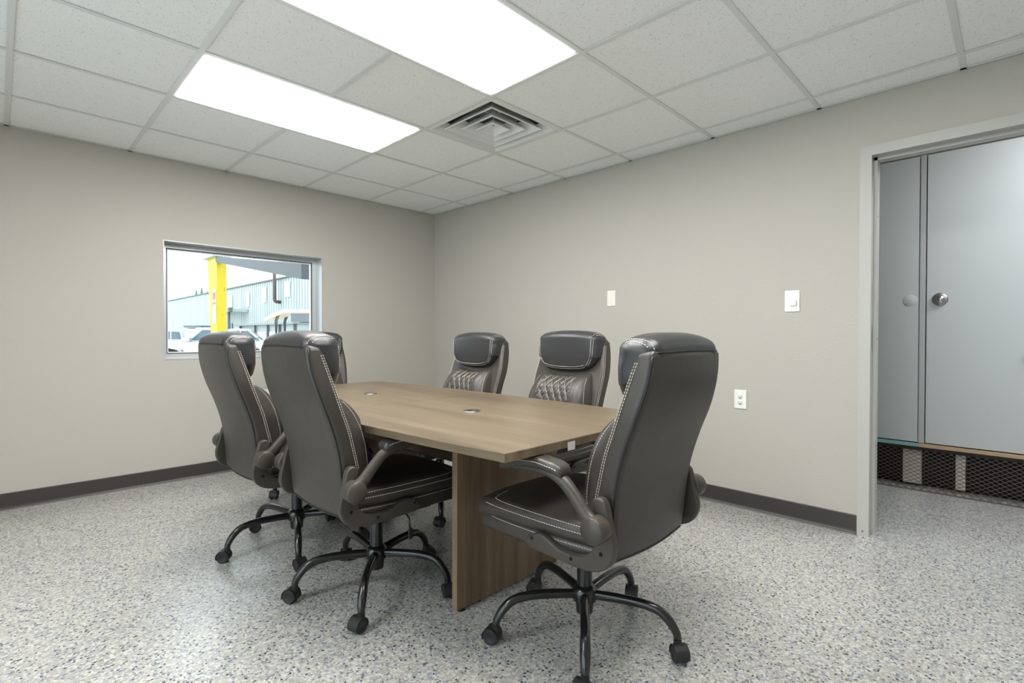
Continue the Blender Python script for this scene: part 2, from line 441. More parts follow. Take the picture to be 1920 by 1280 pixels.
# window: aluminium frame set back in the wall
wd = empty('window_1'); tag(wd, 'fixed window with satin aluminium frame', kind='structure')
M_ALU = mat('satin_aluminium', (.55, .57, .58), .38, .55)
M_GASK = mat('black_gasket', (.01, .01, .01), .6)
M_WHITEFR = mat('white_glazing_bead', (.78, .80, .80), .4)
yf = .115
def ring_box(m, x0, x1, z0, z1, w, y0, y1):
    m.box((x0, y0, z0), (x1, y1, z0+w)).box((x0, y0, z1-w), (x1, y1, z1)).box((x0, y0, z0+w), (x0+w, y1, z1-w)).box((x1-w, y0, z0+w), (x1, y1, z1-w)); return m
ring_box(MB(), WX0, WX1, WZ0, WZ1, .036, yf, yf+.05).build('window_frame', M_ALU, wd)
ring_box(MB(), WX0+.036, WX1-.036, WZ0+.036, WZ1-.036, .006, yf+.006, yf+.03).build('gasket', M_GASK, wd)
ring_box(MB(), WX0+.042, WX1-.042, WZ0+.042, WZ1-.042, .007, yf+.008, yf+.03).build('glazing_bead', M_WHITEFR, wd)
g = bpy.data.materials.new('window_glass'); g.use_nodes = True; nt = g.node_tree
for n_ in list(nt.nodes):
    if n_.type == 'BSDF_PRINCIPLED': nt.nodes.remove(n_)
tr = nt.nodes.new('ShaderNodeBsdfTransparent'); gl = nt.nodes.new('ShaderNodeBsdfGlossy'); gl.inputs['Roughness'].default_value = .02
tr.inputs[0].default_value = (.95, .98, .97, 1)
fr_ = nt.nodes.new('ShaderNodeFresnel'); fr_.inputs[0].default_value = 1.3; mxs = nt.nodes.new('ShaderNodeMixShader')
nt.links.new(fr_.outputs[0], mxs.inputs[0]); nt.links.new(tr.outputs[0], mxs.inputs[1]); nt.links.new(gl.outputs[0], mxs.inputs[2])
nt.links.new(mxs.outputs[0], nt.nodes['Material Output'].inputs[0])
MB().box((WX0+.045, yf+.018, WZ0+.045), (WX1-.045, yf+.022, WZ1-.045)).build('pane', g, wd)
# thin metal liner of the reveal
lin = MB()
lin.box((WX0-.004, -.003, WZ1-.001), (WX1+.004, yf, WZ1+.003)).box((WX0-.004, -.003, WZ0-.003), (WX1+.004, yf, WZ0+.001))
lin.box((WX1-.001, -.003, WZ0), (WX1+.004, yf, WZ1)).box((WX0-.004, -.003, WZ0), (WX0+.001, yf, WZ1))
lin.build('reveal_liner', M_ALU, wd)

w2 = empty('added_window'); tag(w2, 'added wide window in the unseen west wall, for daylight', kind='structure')
m = MB(); e = .05
for (a, b, c, d) in ((VY0, VY1, VZ0, VZ0+e), (VY0, VY1, VZ1-e, VZ1), (VY0, VY0+e, VZ0, VZ1), (VY1-e, VY1, VZ0, VZ1), ((VY0+VY1)/2-.025, (VY0+VY1)/2+.025, VZ0, VZ1)):
    m.box((XW-.09, a, c), (XW-.04, b, d))
tag(m.build('window_frame', M_ALU, w2), kind='stuff')
MB().box((XW-.067, VY0+.04, VZ0+.04), (XW-.063, VY1-.04, VZ1-.04)).build('pane', g, w2)

# hall beyond the doorway
tag(MB().box((HX1, HY1, 0), (HX1+.1, HY0, HZ)).build('wall_hall_east', M_WALL), kind='structure')
tag(MB().box((TH, HY0, 0), (HX1+.1, HY0+.1, HZ)).build('wall_hall_north', M_WALL), kind='structure')
tag(MB().box((TH, HY1-.1, 0), (HX1+.1, HY1, HZ)).build('wall_hall_south', M_WALL), kind='structure')
tag(MB().box((0, HY1-.1, 0), (TH, YS, HZ)).build('wall_hall_west', M_WALL), kind='structure')
tag(MB().box((TH, HY1, HZ), (HX1, HY0, HZ+.05)).build('ceiling_hall', M_WALL), kind='structure')
t = empty('hall_ceiling_light', (.66, -5.25, HZ), 0, 'lit ceiling light panel in the hall beyond the doorway', 'ceiling light')
MB().box((-.31, -.6, -.03), (.31, .6, 0)).build('frame', M_TEE, t)
MB().box((-.29, -.58, -.034), (.29, .58, -.031)).build('diffuser', M_HALLPANEL, t)
exec_hall = True

# ------------------------------------------------------------------ hall cabinets on a raised meshed plinth
M_CAB = mat('grey_steel_enamel', (.47, .49, .49), .34, spec=.45)
M_CABD = mat('grey_steel_enamel_trim', (.40, .41, .41), .34)
CX = 1.30; CZ0, CZ1 = .322, 2.345
def cab_unit(y0, y1, label, knob=None, disc=None):
    t = empty('storage_cabinet', (CX, (y0+y1)/2, CZ0), 0, label, 'cabinet', 'grey steel cabinets in the hall')
    hy = abs(y1-y0)/2; Hh = CZ1-CZ0
    MB().box((.022, -hy, 0), (.55, hy, Hh)).build('body', M_CABD, t)
    d = MB().box((0, -hy+.003, .004), (.020, hy-.003, Hh-.004)).build('door', M_CAB, t, bevel=.002)
    if knob:
        MB().lathe([(.040, 0), (.044, .005), (.039, .012), (.029, .014), (.026, .010)], (-.014, knob[0]-(y0+y1)/2, knob[1]-CZ0), 28, 'x').build('knob_rose', M_STEEL, d)
        MB().lathe([(.021, -.022), (.024, -.012), (.024, .004)], (-.010, knob[0]-(y0+y1)/2, knob[1]-CZ0), 24, 'x').build('knob', M_CHROME, d)
        MB().box((-.0335, knob[0]-(y0+y1)/2-.0015, knob[1]-CZ0-.006), (-.0318, knob[0]-(y0+y1)/2+.0015, knob[1]-CZ0+.006)).build('keyhole', M_DARK, d)
    if disc:
        MB().lathe([(.040, 0), (.043, .002), (.043, .004)], (-.002, disc[0]-(y0+y1)/2, disc[1]-CZ0), 32, 'x').build('cover_disc', M_CAB, d)
    return t
YA, YB = -3.925, -3.962      # trim strip between the two units
cab_unit(-3.10, YA, 'narrow grey steel cabinet door with a blank round plate, left side of the doorway', disc=(-3.872, 1.330))
WIDE = cab_unit(YB, -5.15, 'wide grey steel cabinet door with a round chrome lock knob', knob=(-4.038, 1.330))
MB().lathe([(.012, -.03), (.016, -.024), (.016, -.012), (.007, -.008), (.007, 0)], (CX, -4.475, .975), 16, 'x').build('latch_knob', M_WHITEPL, WIDE).matrix_parent_inverse = Matrix.Translation(-WIDE.location)
t = tag(MB().box((CX-.004, YB+.003, CZ0), (CX+.5, YA-.003, CZ1)).build('filler_strip', M_CABD), 'thin grey metal strip between the two hall cabinet doors', 'trim')
cab_unit(-5.155, -6.35, 'grey steel cabinet door further along the hall past the doorway')
pl = empty('plinth', (CX, -4.6, 0), 0, 'raised wooden plinth under the hall cabinets with rusty mesh front', 'platform')
def pboard(y0, y1, m): MB().box((-.02, y1+4.6, .296), (.6, y0+4.6, .318)).build('deck_board', m, pl)
M_TEAL = mat('teal_painted_board', (.20, .36, .36), .6); M_TAN = mat('worn_tan_board', (.42, .30, .19), .7)
pboard(-3.0, -3.93, M_TEAL); pboard(-3.931, -4.62, M_TAN); pboard(-4.621, -6.4, M_TEAL)
M_POST = mat('pale_post', (.62, .60, .52), .7)
for (y0, y1) in ((-3.835, -3.94), (-4.125, -4.175), (-4.9, -5.0), (-5.6, -5.7)):
    MB().box((.05, y1+4.6, .02), (.10, y0+4.6, .296)).build('post', M_POST, pl)
MB().box((.11, -1.8, 0), (.13, 1.6, .296)).build('dark_cavity_sheet', M_DARK, pl)  # near-black sheet paints the unlit cavity behind the mesh
MB().box((-.01, -1.8, .27), (.11, 1.6, .295)).build('rail', mat('dark_timber', (.03, .02, .017), .8), pl)
M_RUST = mat('rusty_expanded_metal', (.13, .10, .085), .6, .2)
mm = MB(); pw, ph = .044, .0135
def curve(s):   # s along the sheet from top to toe -> (x,z)
    if s < .235: return (-.005-.01*s/.235, .292-s)
    a = (s-.235)/.055*PI/2; a = min(a, PI/2)
    return (-.015-.055*math.sin(a)*.9, .057-.050*(1-math.cos(a))*.9-.012*math.sin(a))
rows = int(.30/ph)
for r in range(rows):
    for c in range(int(3.3/pw)):
        y = -1.75+c*pw+(pw/2 if r % 2 else 0)
        xa, za = curve(r*ph); xb, zb = curve((r+1)*ph)
        for sg in (-1, 1):
            A = Vector((xa, y, za)); B = Vector((xb, y+sg*pw/2, zb)); t_ = .0020
            mm.add([A+Vector((0, 0, t_)), A+Vector((0, 0, -t_)), B+Vector((0, 0, -t_)), B+Vector((0, 0, t_)), A+Vector((.002, 0, 0)), B+Vector((.002, 0, 0))], [(0, 1, 2, 3), (0, 3, 5, 4), (1, 4, 5, 2)])
tag(mm.build('expanded_mesh', M_RUST, pl), kind='stuff')
MB().box((-.085, -1.78, 0.0), (-.06, 1.6, .004)).build('toe_edge', M_RUST, pl)

# ------------------------------------------------------------------ switches and outlets on the east wall
def plate(name, y, z, w, h, label, cat, m, kind):
    t = empty(name, (0, y, z), 0, label, cat)
    MB().rbox((-.0035, 0, 0), (.0035, w/2, h/2), .003, 4).build('cover_plate', m, t)
    if kind == 'outlet':
        for s in (-1, 1):
            q = MB().lathe([(.0165, -.0082), (.0168, -.006), (.0168, -.002)], (0, 0, s*.0195), 20, 'x').build('socket_face', M_WHITEPL, t)
            MB().box((-.0088, -.0075, s*.0195+.0), (-.0080, -.0055, s*.0195+.009)).box((-.0088, .0055, s*.0195+.0), (-.0080, .0075, s*.0195+.009)).box((-.0088, -.0025, s*.0195-.010), (-.0080, .0025, s*.0195-.005)).build('slots', M_DARK, q)
        MB().lathe([(.0028, -.0078), (.0028, -.004)], (0, 0, 0), 10, 'x').build('screw', M_STEEL, t)
    if kind == 'dimmer':
        MB().box((-.0085, -.026, -.030), (-.006, -.021, .034)).build('slide_track', M_CREAMPL, t)
        MB().rbox((-.012, -.008, -.012), (.006, .016, .016), .003, 4).build('slide_knob', M_WHITEPL, t)
        MB().box((-.0073, -.006, .028), (-.0068, .014, .030)).build('slot', M_CREAMPL, t)
        for z_ in (-.048, .048): MB().lathe([(.0025, -.0075), (.0025, -.004)], (0, 0, z_), 10, 'x').build('screw', M_CREAMPL, t)
    return t
plate('blank_plate', -2.228, 1.359, .074, .118, 'blank cream wall plate on the right wall, above the chairs', 'wall plate', M_CREAMPL, 'blank')
plate('dimmer_switch', -3.478, 1.280, .080, .124, 'white slider dimmer switch on the right wall beside the doorway', 'switch', M_WHITEPL, 'dimmer')
plate('power_outlet', -3.186, .678, .074, .118, 'white double power outlet low on the right wall', 'outlet', M_WHITEPL, 'outlet')

# ------------------------------------------------------------------ conference table
TX, TY, TZ = -1.768, -2.202, .735; TT = .027
tb = empty('conference_table', (TX, TY, 0), 0, 'long boat shaped oak laminate conference table in the room centre', 'table')
HL = 1.167
def half_w(y): return .4865+.0575*(1-(abs(y)/HL)**2)
def top_half(s):
    # s=-1 near half, +1 far half ; each a separate board meeting at the seam
    ys = [s*(.0006+(HL-.0006)*i/14) for i in range(15)]
    poly = [(-half_w(y), y) for y in ys] + [(half_w(y), y) for y in reversed(ys)]
    m = MB().prism(poly, TZ-TT, TZ, 'z')
    return m.build('tabletop', M_WOODTOP, tb, bevel=.0012, seg=1)
top_half(-1); top_half(1)
# edge banding strip, slightly proud
for s in (-1, 1):
    ys = [s*(.001+(HL-.001)*i/14) for i in range(15)]
    e = .0012
    m = MB()
    for sx in (-1, 1):
        for a, b in zip(ys, ys[1:]):
            p, q = sx*half_w(a), sx*half_w(b)
            m.add([(p, a, TZ-TT), (q, b, TZ-TT), (q, b, TZ-.0015), (p, a, TZ-.0015), (p+sx*e, a, TZ-TT), (q+sx*e, b, TZ-TT), (q+sx*e, b, TZ-.0015), (p+sx*e, a, TZ-.0015)],
                  [(0, 1, 2, 3), (4, 5, 6, 7), (0, 1, 5, 4), (3, 2, 6, 7)])
    w = half_w(HL)
    y0, y1 = sorted((s*HL, s*(HL+e)))
    m.box((-w, y0, TZ-TT), (w, y1, TZ-.0015))
    m.build('edge_band', M_WOODEDGE, tb)
PX0, PX1 = -2.042-TX, -1.440-TX
MB().box((PX0, -2.888-TY, .012), (PX1, -2.858-TY, TZ-TT-.0005)).build('leg_panel', M_WOODV, tb, bevel=.001, seg=1)
MB().box((PX0+.18, -1.495-TY, .012), (PX1, -1.465-TY, TZ-TT-.0005)).build('leg_panel', M_WOODV, tb, bevel=.001, seg=1)
MB().box((-1.752-TX, -2.857-TY, .47), (-1.730-TX, -1.496-TY, TZ-TT-.0005)).build('stretcher', M_WOODV, tb)
for y in (-2.873-TY, -1.48-TY):
    for x in (PX0+.21 if y > 0 else PX0+.03, PX1-.03): MB().lathe([(.014, 0), (.014, .008), (.006, .009), (.006, .013)], (x, y, 0), 14).build('levelling_foot', M_BLACK, tb)
for (x, y) in ((-1.784, -2.673), (-1.752, -1.731)):
    g_ = MB().lathe([(.039, 0), (.0405, .0005), (.0405, .002), (.0395, .0035), (.0385, .0035), (.0385, .002)], (x-TX, y-TY, TZ), 32).build('cable_grommet', M_STEEL, tb)
    MB().lathe([(.0385, .0021), (.0385, .0038), (.034, .0046)], (x-TX, y-TY, TZ), 32).build('grommet_cap', mat('grommet_brown_plastic', (.05, .042, .036), .35), g_)
    MB().box((x-TX-.022, y-TY-.008, TZ+.0046), (x-TX-.002, y-TY+.008, TZ+.0052)).build('cable_slot', M_DARK, g_)
MB().box((-1.970-TX, -HL-.004, TZ-TT-.010), (-1.933-TX, -HL-.002, TZ-.010)).build('paper_tag', mat('paper_sticker', (.55, .54, .50), .6), tb)

# ------------------------------------------------------------------ office chair
XR = [(.41, -.266), (.45, -.270), (.50, -.273), (.55, -.276), (.65, -.290), (.75, -.319), (.85, -.357), (.95, -.385), (1.04, -.393)]
XF = [(.41, -.196), (.55, -.196), (.60, -.205), (.65, -.218), (.73, -.240), (.84, -.280), (.94, -.310), (1.04, -.340)]
WD = [(.41, .212), (.45, .220), (.50, .226), (.55, .232), (.65, .239), (.75, .244), (.85, .245), (.95, .232), (1.04, .217)]
def smooth_tab(tab):
    P = spline([(a, b, 0) for a, b in tab], 8); return [(p.x, p.y) for p in P]
XR, XF, WD = smooth_tab(XR), smooth_tab(XF), smooth_tab(WD)

from mathutils.bvhtree import BVHTree
def bvh(o):
    me = o.data; return BVHTree.FromPolygons([v.co.copy() for v in me.vertices], [tuple(p.vertices) for p in me.polygons])
def cast(tree, rays):
    out = []
    for o, d in rays:
        d = Vector(d).normalized(); h, nrm, _, _ = tree.ray_cast(Vector(o), d)
        if h: out.append(h - d*.0007)
    return out
def make_chair():
    root = empty('office_chair')
    # backrest shell
    zc, hz = .725, .317
    def fb(x, y, z):
        Z = z+zc; t = (x+.035)/.07; w = interp(Z, WD); xr, xf = interp(Z, XR), interp(Z, XF)
        yy = y/.24
        X = xr+(xf-xr)*t + (-.010*(1-yy*yy) if t < .5 else .004*(1-yy*yy))
        Z2 = Z - .012*(1-yy*yy)*max(0, 1-(Z-.408)/.05)
        return (X, yy*w, Z2-zc+ .0)
    bk = MB().rbox((0, 0, zc), (.035, .24, hz), .022, 22, fb).build('backrest', M_LEATHER, root)
    # rear piping
    tb_ = bvh(bk)
    def side_rays(sy, zs): return [((interp(z, XR)-.2, sy*(interp(z, WD)+.2), z), (1, -sy, 0)) for z in zs]
    dn = [1.026-.022*i for i in range(27)]
    path = cast(tb_, side_rays(1, dn)) + cast(tb_, [((-.47, .41, .27), (1, -1, .62)), ((-.45, .37, .22), (1, -.9, .9))][:1])
    path += cast(tb_, [((-.466, y/100, .20), (.9, 0, 1)) for y in (19, 17, 14, 10, 5, 0, -5, -10, -14, -17, -19)])
    path += cast(tb_, [((-.47, -.41, .27), (1, 1, .62))]) + cast(tb_, side_rays(-1, dn[::-1]))
    MB().tube(path, .0034, 6).build('piping', M_PIPING, bk)
    st = MB()
    for sy in (-1, 1):
        for off in (.004, .013):
            pts = [Vector((interp(z/1000, XF)-off-.0015, sy*(interp(z/1000, WD)+.0006 - (.004 if off < .01 else .0008)), z/1000)) for z in range(590, 1020, 12)]
            dashes(st, pts)
    st.build('stitching', M_THREAD, bk)
    # headrest roll
    zc2 = .972
    def fh(x, y, z):
        Z = z+zc2; yy = y/.215
        w = .216
        if Z < .97:
            k = (.97-Z)/.125; w = .216*(1-.40*min(1, k)**2.2)
        xb = -.350
        if Z > .99:
            k = min(1, (Z-.99)/.035); xb = -.350-.046*k*k*(3-2*k)
        xfz = -.266 + .006*math.sin((Z-.86)/.24*PI)
        if Z < .89: xfz -= .035*((.89-Z)/.045)**1.6
        t = (x+.055)/.11
        X = xb+(xfz-xb)*t
        X += .016*t*(1-yy*yy)
        Z2 = Z
        if Z > 1.0: Z2 = 1.0+(Z-1.0)*(1-.26*abs(yy)**2.6)
        if Z < .93: Z2 = Z+ .010*yy*yy
        return (X, yy*w, Z2-zc2)
    hd = MB().rbox((0, 0, zc2), (.055, .215, .122), .045, 20, fh).build('headrest', M_LEATHER2, root)
    hs = MB(); hb = bvh(hd)
    for inset in (0, .011):
        for sy in (-1, 1):
            top = [((-.384+.095*i/12, sy*(.209-inset-.012*(i/12)), 1.3), (0, 0, -1)) for i in range(13)]
            mid = [((-.20, sy*(.197-inset-.002*i), 1.135-.012*i), (-.75+.1*i, 0, -.66+.08*i)) for i in range(0, 0)]
            frn = [((0, sy*(y-inset), z), (-1, 0, 0)) for (y, z) in [(.196, 1.066), (.195, 1.04), (.194, 1.0), (.192, .965), (.184, .935), (.171, .912), (.152, .893)]]
            dashes(hs, cast(hb, top+frn))
        dashes(hs, cast(hb, [((0, (.150-inset*.5)*i/14, .878+inset+.015*abs(i/14)**4), (-1, 0, 0)) for i in range(-14, 15)]))
    MB().tube(cast(hb, [((-.6, y/100, 1.0335+.004*(1-(y/21.5)**2)), (1, 0, 0)) for y in (-20.6, -19, -15, -10, -5, 0, 5, 10, 15, 19, 20.6)]), .0042, 6).build('piping', M_PIPING, hd)
    hs.build('stitching', M_THREAD, hd)
    # lumbar cushion with diamond quilting
    FRONT = smooth_tab([(.50, -.160), (.55, -.128), (.60, -.118), (.66, -.122), (.71, -.134), (.75, -.148), (.79, -.172), (.825, -.208), (.846, -.244), (.854, -.280)])
    def lumbar():
        m = MB(); NY, NZ = 76, 62; vs = []; fs = []
        z0, z1 = .50, .856
        for j in range(NZ+1):
            Z = z0+(z1-z0)*j/NZ
            for i in range(NY+1):
                u = -1+2*i/NY; hw = .212-.034*max(0, (Z-.70)/.156)**1.3
                y = u*hw
                f = interp(Z, FRONT); b = interp(Z, XF)-.012
                side = (1-abs(u)**7)**.5 if abs(u) < 1 else 0
                x = b+(f-b)*side
                if abs(y) < .112:
                    x += .0  - .012*(1-(y/.112)**2)*max(0, min(1, (Z-.62)/.1))
                    a1 = (y/.047+Z/.068); a2 = (y/.047-Z/.068)
                    d1 = abs(a1-round(a1)); d2 = abs(a2-round(a2))
                    d = min(d1, d2)
                    fade = min(1, (.112-abs(y))/.006)
                    x -= .0105*max(0, 1-d/.22)**1.5*fade
                elif abs(y) < .118: x -= .006
                zz = Z - (.010*(1-min(1, (y/.12)**2)) if Z > .80 else 0)*(Z-.80)/.056 if Z > .80 else Z
                vs.append((x, y, zz))
        for j in range(NZ):
            for i in range(NY):
                a = j*(NY+1)+i; fs.append((a, a+1, a+NY+2, a+NY+1))
        nb = len(vs)
        return m.add(vs, fs, True)
    lm = lumbar().build('lumbar_cushion', M_LEATHER, root)
    ls = MB()
    for sgn in (1, -1):
        for k in range(-12, 40):
            seg = []
            z = .56
            while z < .845:
                y = sgn*(k-0) * .047 - sgn*z/.068*.047
                if abs(y) < .110:
                    f = interp(z, FRONT); seg.append(Vector((f-.006-.006*(1-(y/.112)**2)*max(0, min(1, (z-.62)/.1)), y, z - (.010*(1-min(1, (y/.12)**2))*(z-.80)/.056 if z > .80 else 0))))
                z += .006
            if len(seg) > 2: dashes(ls, seg, .0010, .005, .005)
    lb_ = bvh(lm)
    for sy in (-1, 1):
        dashes(ls, cast(lb_, [((.2, sy*(.197-.034*max(0, (z/1000-.70)/.156)**1.3), z/1000), (-1, 0, 0)) for z in range(560, 840, 12)]))
    ls.build('stitching', M_THREAD, lm)
    # seat: upper cushion and lower band
    def fs_(x, y, z):
        xx = x/.275; yy = y/.262
        top = .008*(1-yy**2)*(1-xx**2) - .020*max(0, xx)**3 + .004*max(0, -xx)
        wv = 1-.05*max(0, xx)**4 - .07*max(0, -xx)**2
        k = min(1, max(0, (x-.02)/.20)); X = x - .028*yy*yy*k*k*(3-2*k)
        return (X, y*wv, z+top)
    seat = MB().rbox((.053, 0, .468), (.283, .262, .034), .030, 16, fs_).build('seat', M_LEATHER, root)
    def fs2(x, y, z):
        xx = x/.262; yy = y/.256
        wv = 1-.05*max(0, xx)**4 - .08*max(0, -xx)**2
        k = min(1, max(0, (x-.02)/.20)); X = x - .028*yy*yy*k*k*(3-2*k)
        Z = z - .012*max(0, xx)**3 - (.006 if z < 0 else 0)*(1-abs(xx))
        return (X, y*wv, Z)
    sbase = MB().rbox((.050, 0, .416), (.273, .258, .030), .022, 14, fs2).build('seat_base', M_LEATHER, root)
    ss = MB()
    sb = bvh(seat); sb2 = bvh(sbase)
    def rim(tree, z, dz=0, fx=.33):
        for sy in (-1, 1):
            dashes(ss, cast(tree, [((-.21+.46*i/30, sy*.5, z), (0, -sy, 0)) for i in range(31)] + [((.045+.3*math.cos(a), sy*(.0+.3*math.sin(a)), z-.010), (-math.cos(a), -sy*math.sin(a), 0)) for a in [.78-.02*q for q in range(5)]]))
        dashes(ss, cast(tree, [((.6, y/100, z-.016), (-1, 0, 0)) for y in range(-21, 22, 2)]))
    rim(sb, .478); rim(sb, .496); rim(sb2, .434)
    ss.build('stitching', M_THREAD, seat)
    # arms, both sides
    BR = [(.036, .412), (.024, .432), (.0, .447), (-.026, .453), (-.055, .447), (-.10, .428), (-.15, .424), (-.195, .434), (-.228, .460), (-.242, .50), (-.238, .56), (-.230, .600), (-.236, .612), (-.252, .617), (-.270, .612), (-.279, .59), (-.289, .547),
          (-.303, .490), (-.300, .455), (-.284, .425), (-.255, .405), (-.215, .395), (-.161, .392), (-.083, .394), (-.013, .396), (.024, .400)]
    for sy in (-1, 1):
        b = MB()
        bp = [(p.x, p.y-.007) for p in spline([(a, c, 0) for a, c in BR]+[(BR[0][0], BR[0][1], 0)], 2)][:-1]
        b.prism(bp, sy*.250, sy*.278, 'y', True)
        br = b.build('arm_bracket', M_PLASTIC, root, bevel=.006, seg=3, angle=1.2)
        for (x, z) in ((-.262, .452), (-.155, .407), (.004, .425)):
            MB().lathe([(.006, 0), (.006, .0008)] if sy > 0 else [(.006, -.0008), (.006, 0)], (x, sy*.2783, z), 14, 'y').build('bolt_hole', M_DARK, br)
        pv = [(.030, .276), (.037, .280), (.0385, .290), (.0385, .326), (.036, .331), (.0, .3315)]
        MB().lathe([(max(r, .0005), sy*y) for r, y in pv], (-.264, 0, .530), 36, 'y').build('pivot_cap', M_PLASTIC, br)
        ap = spline([(-.258, sy*.303, .536), (-.225, sy*.303, .566), (-.185, sy*.303, .610), (-.145, sy*.303, .645), (-.09, sy*.302, .664), (-.02, sy*.300, .664), (.05, sy*.298, .655), (.115, sy*.296, .640)], 5)
        L = len(ap)
        rads = [interp(i/(L-1), [(0, .030), (.12, .022), (.3, .020), (.5, .018), (.75, .013), (1, .008)]) for i in range(L)]
        flats = [(interp(i/(L-1), [(0, .75), (.3, .9), (.5, 1.3), (1, 2.6)]), 1) for i in range(L)]
        ar = MB().tube(ap, rads, 16, flat=flats).build('armrest', M_PLASTIC, root, angle=1.0)
        def fa(x, y, z):
            u = (x+.135)/.27
            Z = z + interp(u, [(0, -.012), (.12, -.001), (.35, .006), (.6, .001), (1, -.030)])
            w = interp(u, [(0, .85), (.15, 1.0), (.6, 1.0), (1, .72)])
            return (x, y*w, Z)
        pd = MB().rbox((-.020, sy*.300, .681), (.135, .036, .017), .0165, 12, fa).build('arm_pad', M_LEATHER, ar)
        sp = MB()
        for s2 in (-1, 1):
            line = [Vector((-.020+x/1000, sy*.300+s2*(.0362*interp((x/1000+.135)/.27, [(0, .85), (.15, 1.0), (.6, 1.0), (1, .72)])), .685+interp((x/1000+.135)/.27, [(0, -.012), (.12, -.001), (.35, .006), (.6, .001), (1, -.030)]))) for x in range(-120, 125, 8)]
            dashes(sp, line)
        sp.build('stitching', M_THREAD, pd)
    # mechanism, column, base
    MB().rbox((-.01, 0, .365), (.11, .075, .020), .010, 6).build('tilt_mechanism', M_METAL, root)
    MB().box((-.10, -.25, .383), (.10, .25, .389)).build('mounting_plate', M_METAL, root)
    lv = MB().tube([(.02, -.06, .360), (.02, -.19, .358), (.02, -.215, .345), (.02, -.225, .30)], .004, 8).build('height_lever', M_METAL, root)
    MB().rbox((.02, -.226, .285), (.010, .004, .022), .0035, 4).build('lever_paddle', M_BLACK, lv)
    MB().lathe([(.014, .30), (.014, .352)], n=20).lathe([(.027, .15), (.027, .300), (.022, .302)], n=28).build('gas_column', M_METAL, root, angle=.8)
    MB().lathe([(.020, .082), (.030, .084), (.034, .125), (.044, .130), (.046, .150), (.044, .168), (.036, .176), (.028, .182)], n=32).build('hub', M_METAL, root, angle=.8)
    legp = spline([(.030, 0, .150), (.12, 0, .157), (.20, 0, .158), (.26, 0, .147), (.295, 0, .120), (.318, 0, .085), (.322, 0, .062)], 5)
    L = len(legp)
    lr = [interp(i/(L-1), [(0, .017), (.4, .0165), (.6, .016), (.8, .014), (1, .0125)]) for i in range(L)]
    lf = [(interp(i/(L-1), [(0, .95), (.5, .95), (.72, 1.15), (1, 1.0)]), 1) for i in range(L)]
    legm = MB().tube(legp, lr, 14, flat=lf, upv=(.6, 0, .8))
    cm = MB()   # caster housing : centre over the stem
    arc = [(math.cos(a)*.030, math.sin(a)*.030+.0) for a in [PI*(-.12+1.24*i/14) for i in range(15)]]
    inner = [(math.cos(a)*.0265, math.sin(a)*.0265) for a in [PI*(1.12-1.24*i/14) for i in range(15)]]
    cm.prism([(x-.016, z+.0275) for x, z in arc+inner], -.0235, .0235, 'y')
    cm.box((-.030, -.004, .010), (.004, .004, .05))
    cm.lathe([(.0135, .044), (.0135, .064), (.008, .066)], (0, 0, 0), 16)
    wh = MB()
    for s in (-1, 1):
        wh.lathe([(.010, s*.006), (.024, s*.006), (.0262, s*.0085), (.0262, s*.0205), (.024, s*.0225), (.014, s*.0228), (.012, s*.0215), (.001, s*.0215)], (-.016, 0, .0265), 26, 'y')
    for k in range(5):
        a = 2*PI*k/5
        lg = legm.build('leg', M_METAL, root) if k == 0 else bpy.data.objects.new('leg', legd)
        if k == 0: legd = lg.data
        else: COL.objects.link(lg); lg.parent = root
        lg.rotation_euler = (0, 0, a)
        if k == 0:
            cs = cm.build('caster', M_BLACK, root, angle=.7); ww = wh.build('wheels', M_BLACK, cs, angle=.7); cdt, wdt = cs.data, ww.data
        else:
            cs = bpy.data.objects.new('caster', cdt); ww = bpy.data.objects.new('wheels', wdt)
            COL.objects.link(cs); COL.objects.link(ww); cs.parent = root; ww.parent = cs
        cs.location = (.322*math.cos(a), .322*math.sin(a), 0); cs.rotation_euler = (0, 0, a+random.uniform(-1, 1))
    return root

proto = make_chair(); index_children()
D = math.radians
chairs = [  # x, y, yaw of the front, global angle of the base, height of the lift, label
    (-1.80, -3.315, 90, 1, -.008, 'black leather office chair at the near end of the table, nearest the doorway'),
    (-2.148, -2.475, 0, 14, 0, 'office chair seen from behind, in front of the near left table edge'),
    (-2.20, -1.775, 0, 33, 0, 'office chair seen from behind farthest left, below the yellow column in the window'),
    (-1.272, -2.586, 180, -10, .012, 'office chair facing the camera across the table, right one, under the blank plate'),
    (-1.337, -1.852, 180, 18, .004, 'office chair facing the camera across the table, left one, nearer the room corner'),
    (-1.68, -.92, 255, 40, .012, 'office chair at the far table end, mostly hidden behind a nearer chair'),
]
CH = []
for k, (x, y, a, b, dz, lb) in enumerate(chairs):
    c = proto if k == 0 else copy_tree(proto)
    CH.append((c, x, y, a, b, dz, lb))
index_children()
for (c, x, y, a, b, dz, lb) in CH:
    c.location = (x, y, 0); c.rotation_euler = (0, 0, D(a))
    tag(c, lb, 'chair', 'office chairs around the conference table')
    rb = D(b-a)
    legs = [o for o in KIDS[c.name] if o.name.startswith('leg')]; cst = [o for o in KIDS[c.name] if o.name.startswith('caster')]
    for o in KIDS[c.name]:
        if o.name.split('.')[0] in ('backrest', 'headrest', 'lumbar_cushion'): o.location.z = dz
    for k, o in enumerate(legs): o.rotation_euler = (0, 0, rb+2*PI*k/5)
    for k, o in enumerate(cst):
        t_ = rb+2*PI*k/5; o.location = (.322*math.cos(t_), .322*math.sin(t_), 0); o.rotation_euler = (0, 0, t_+PI+random.choice([-1.0, -.6, .4, .8, 1.1]))

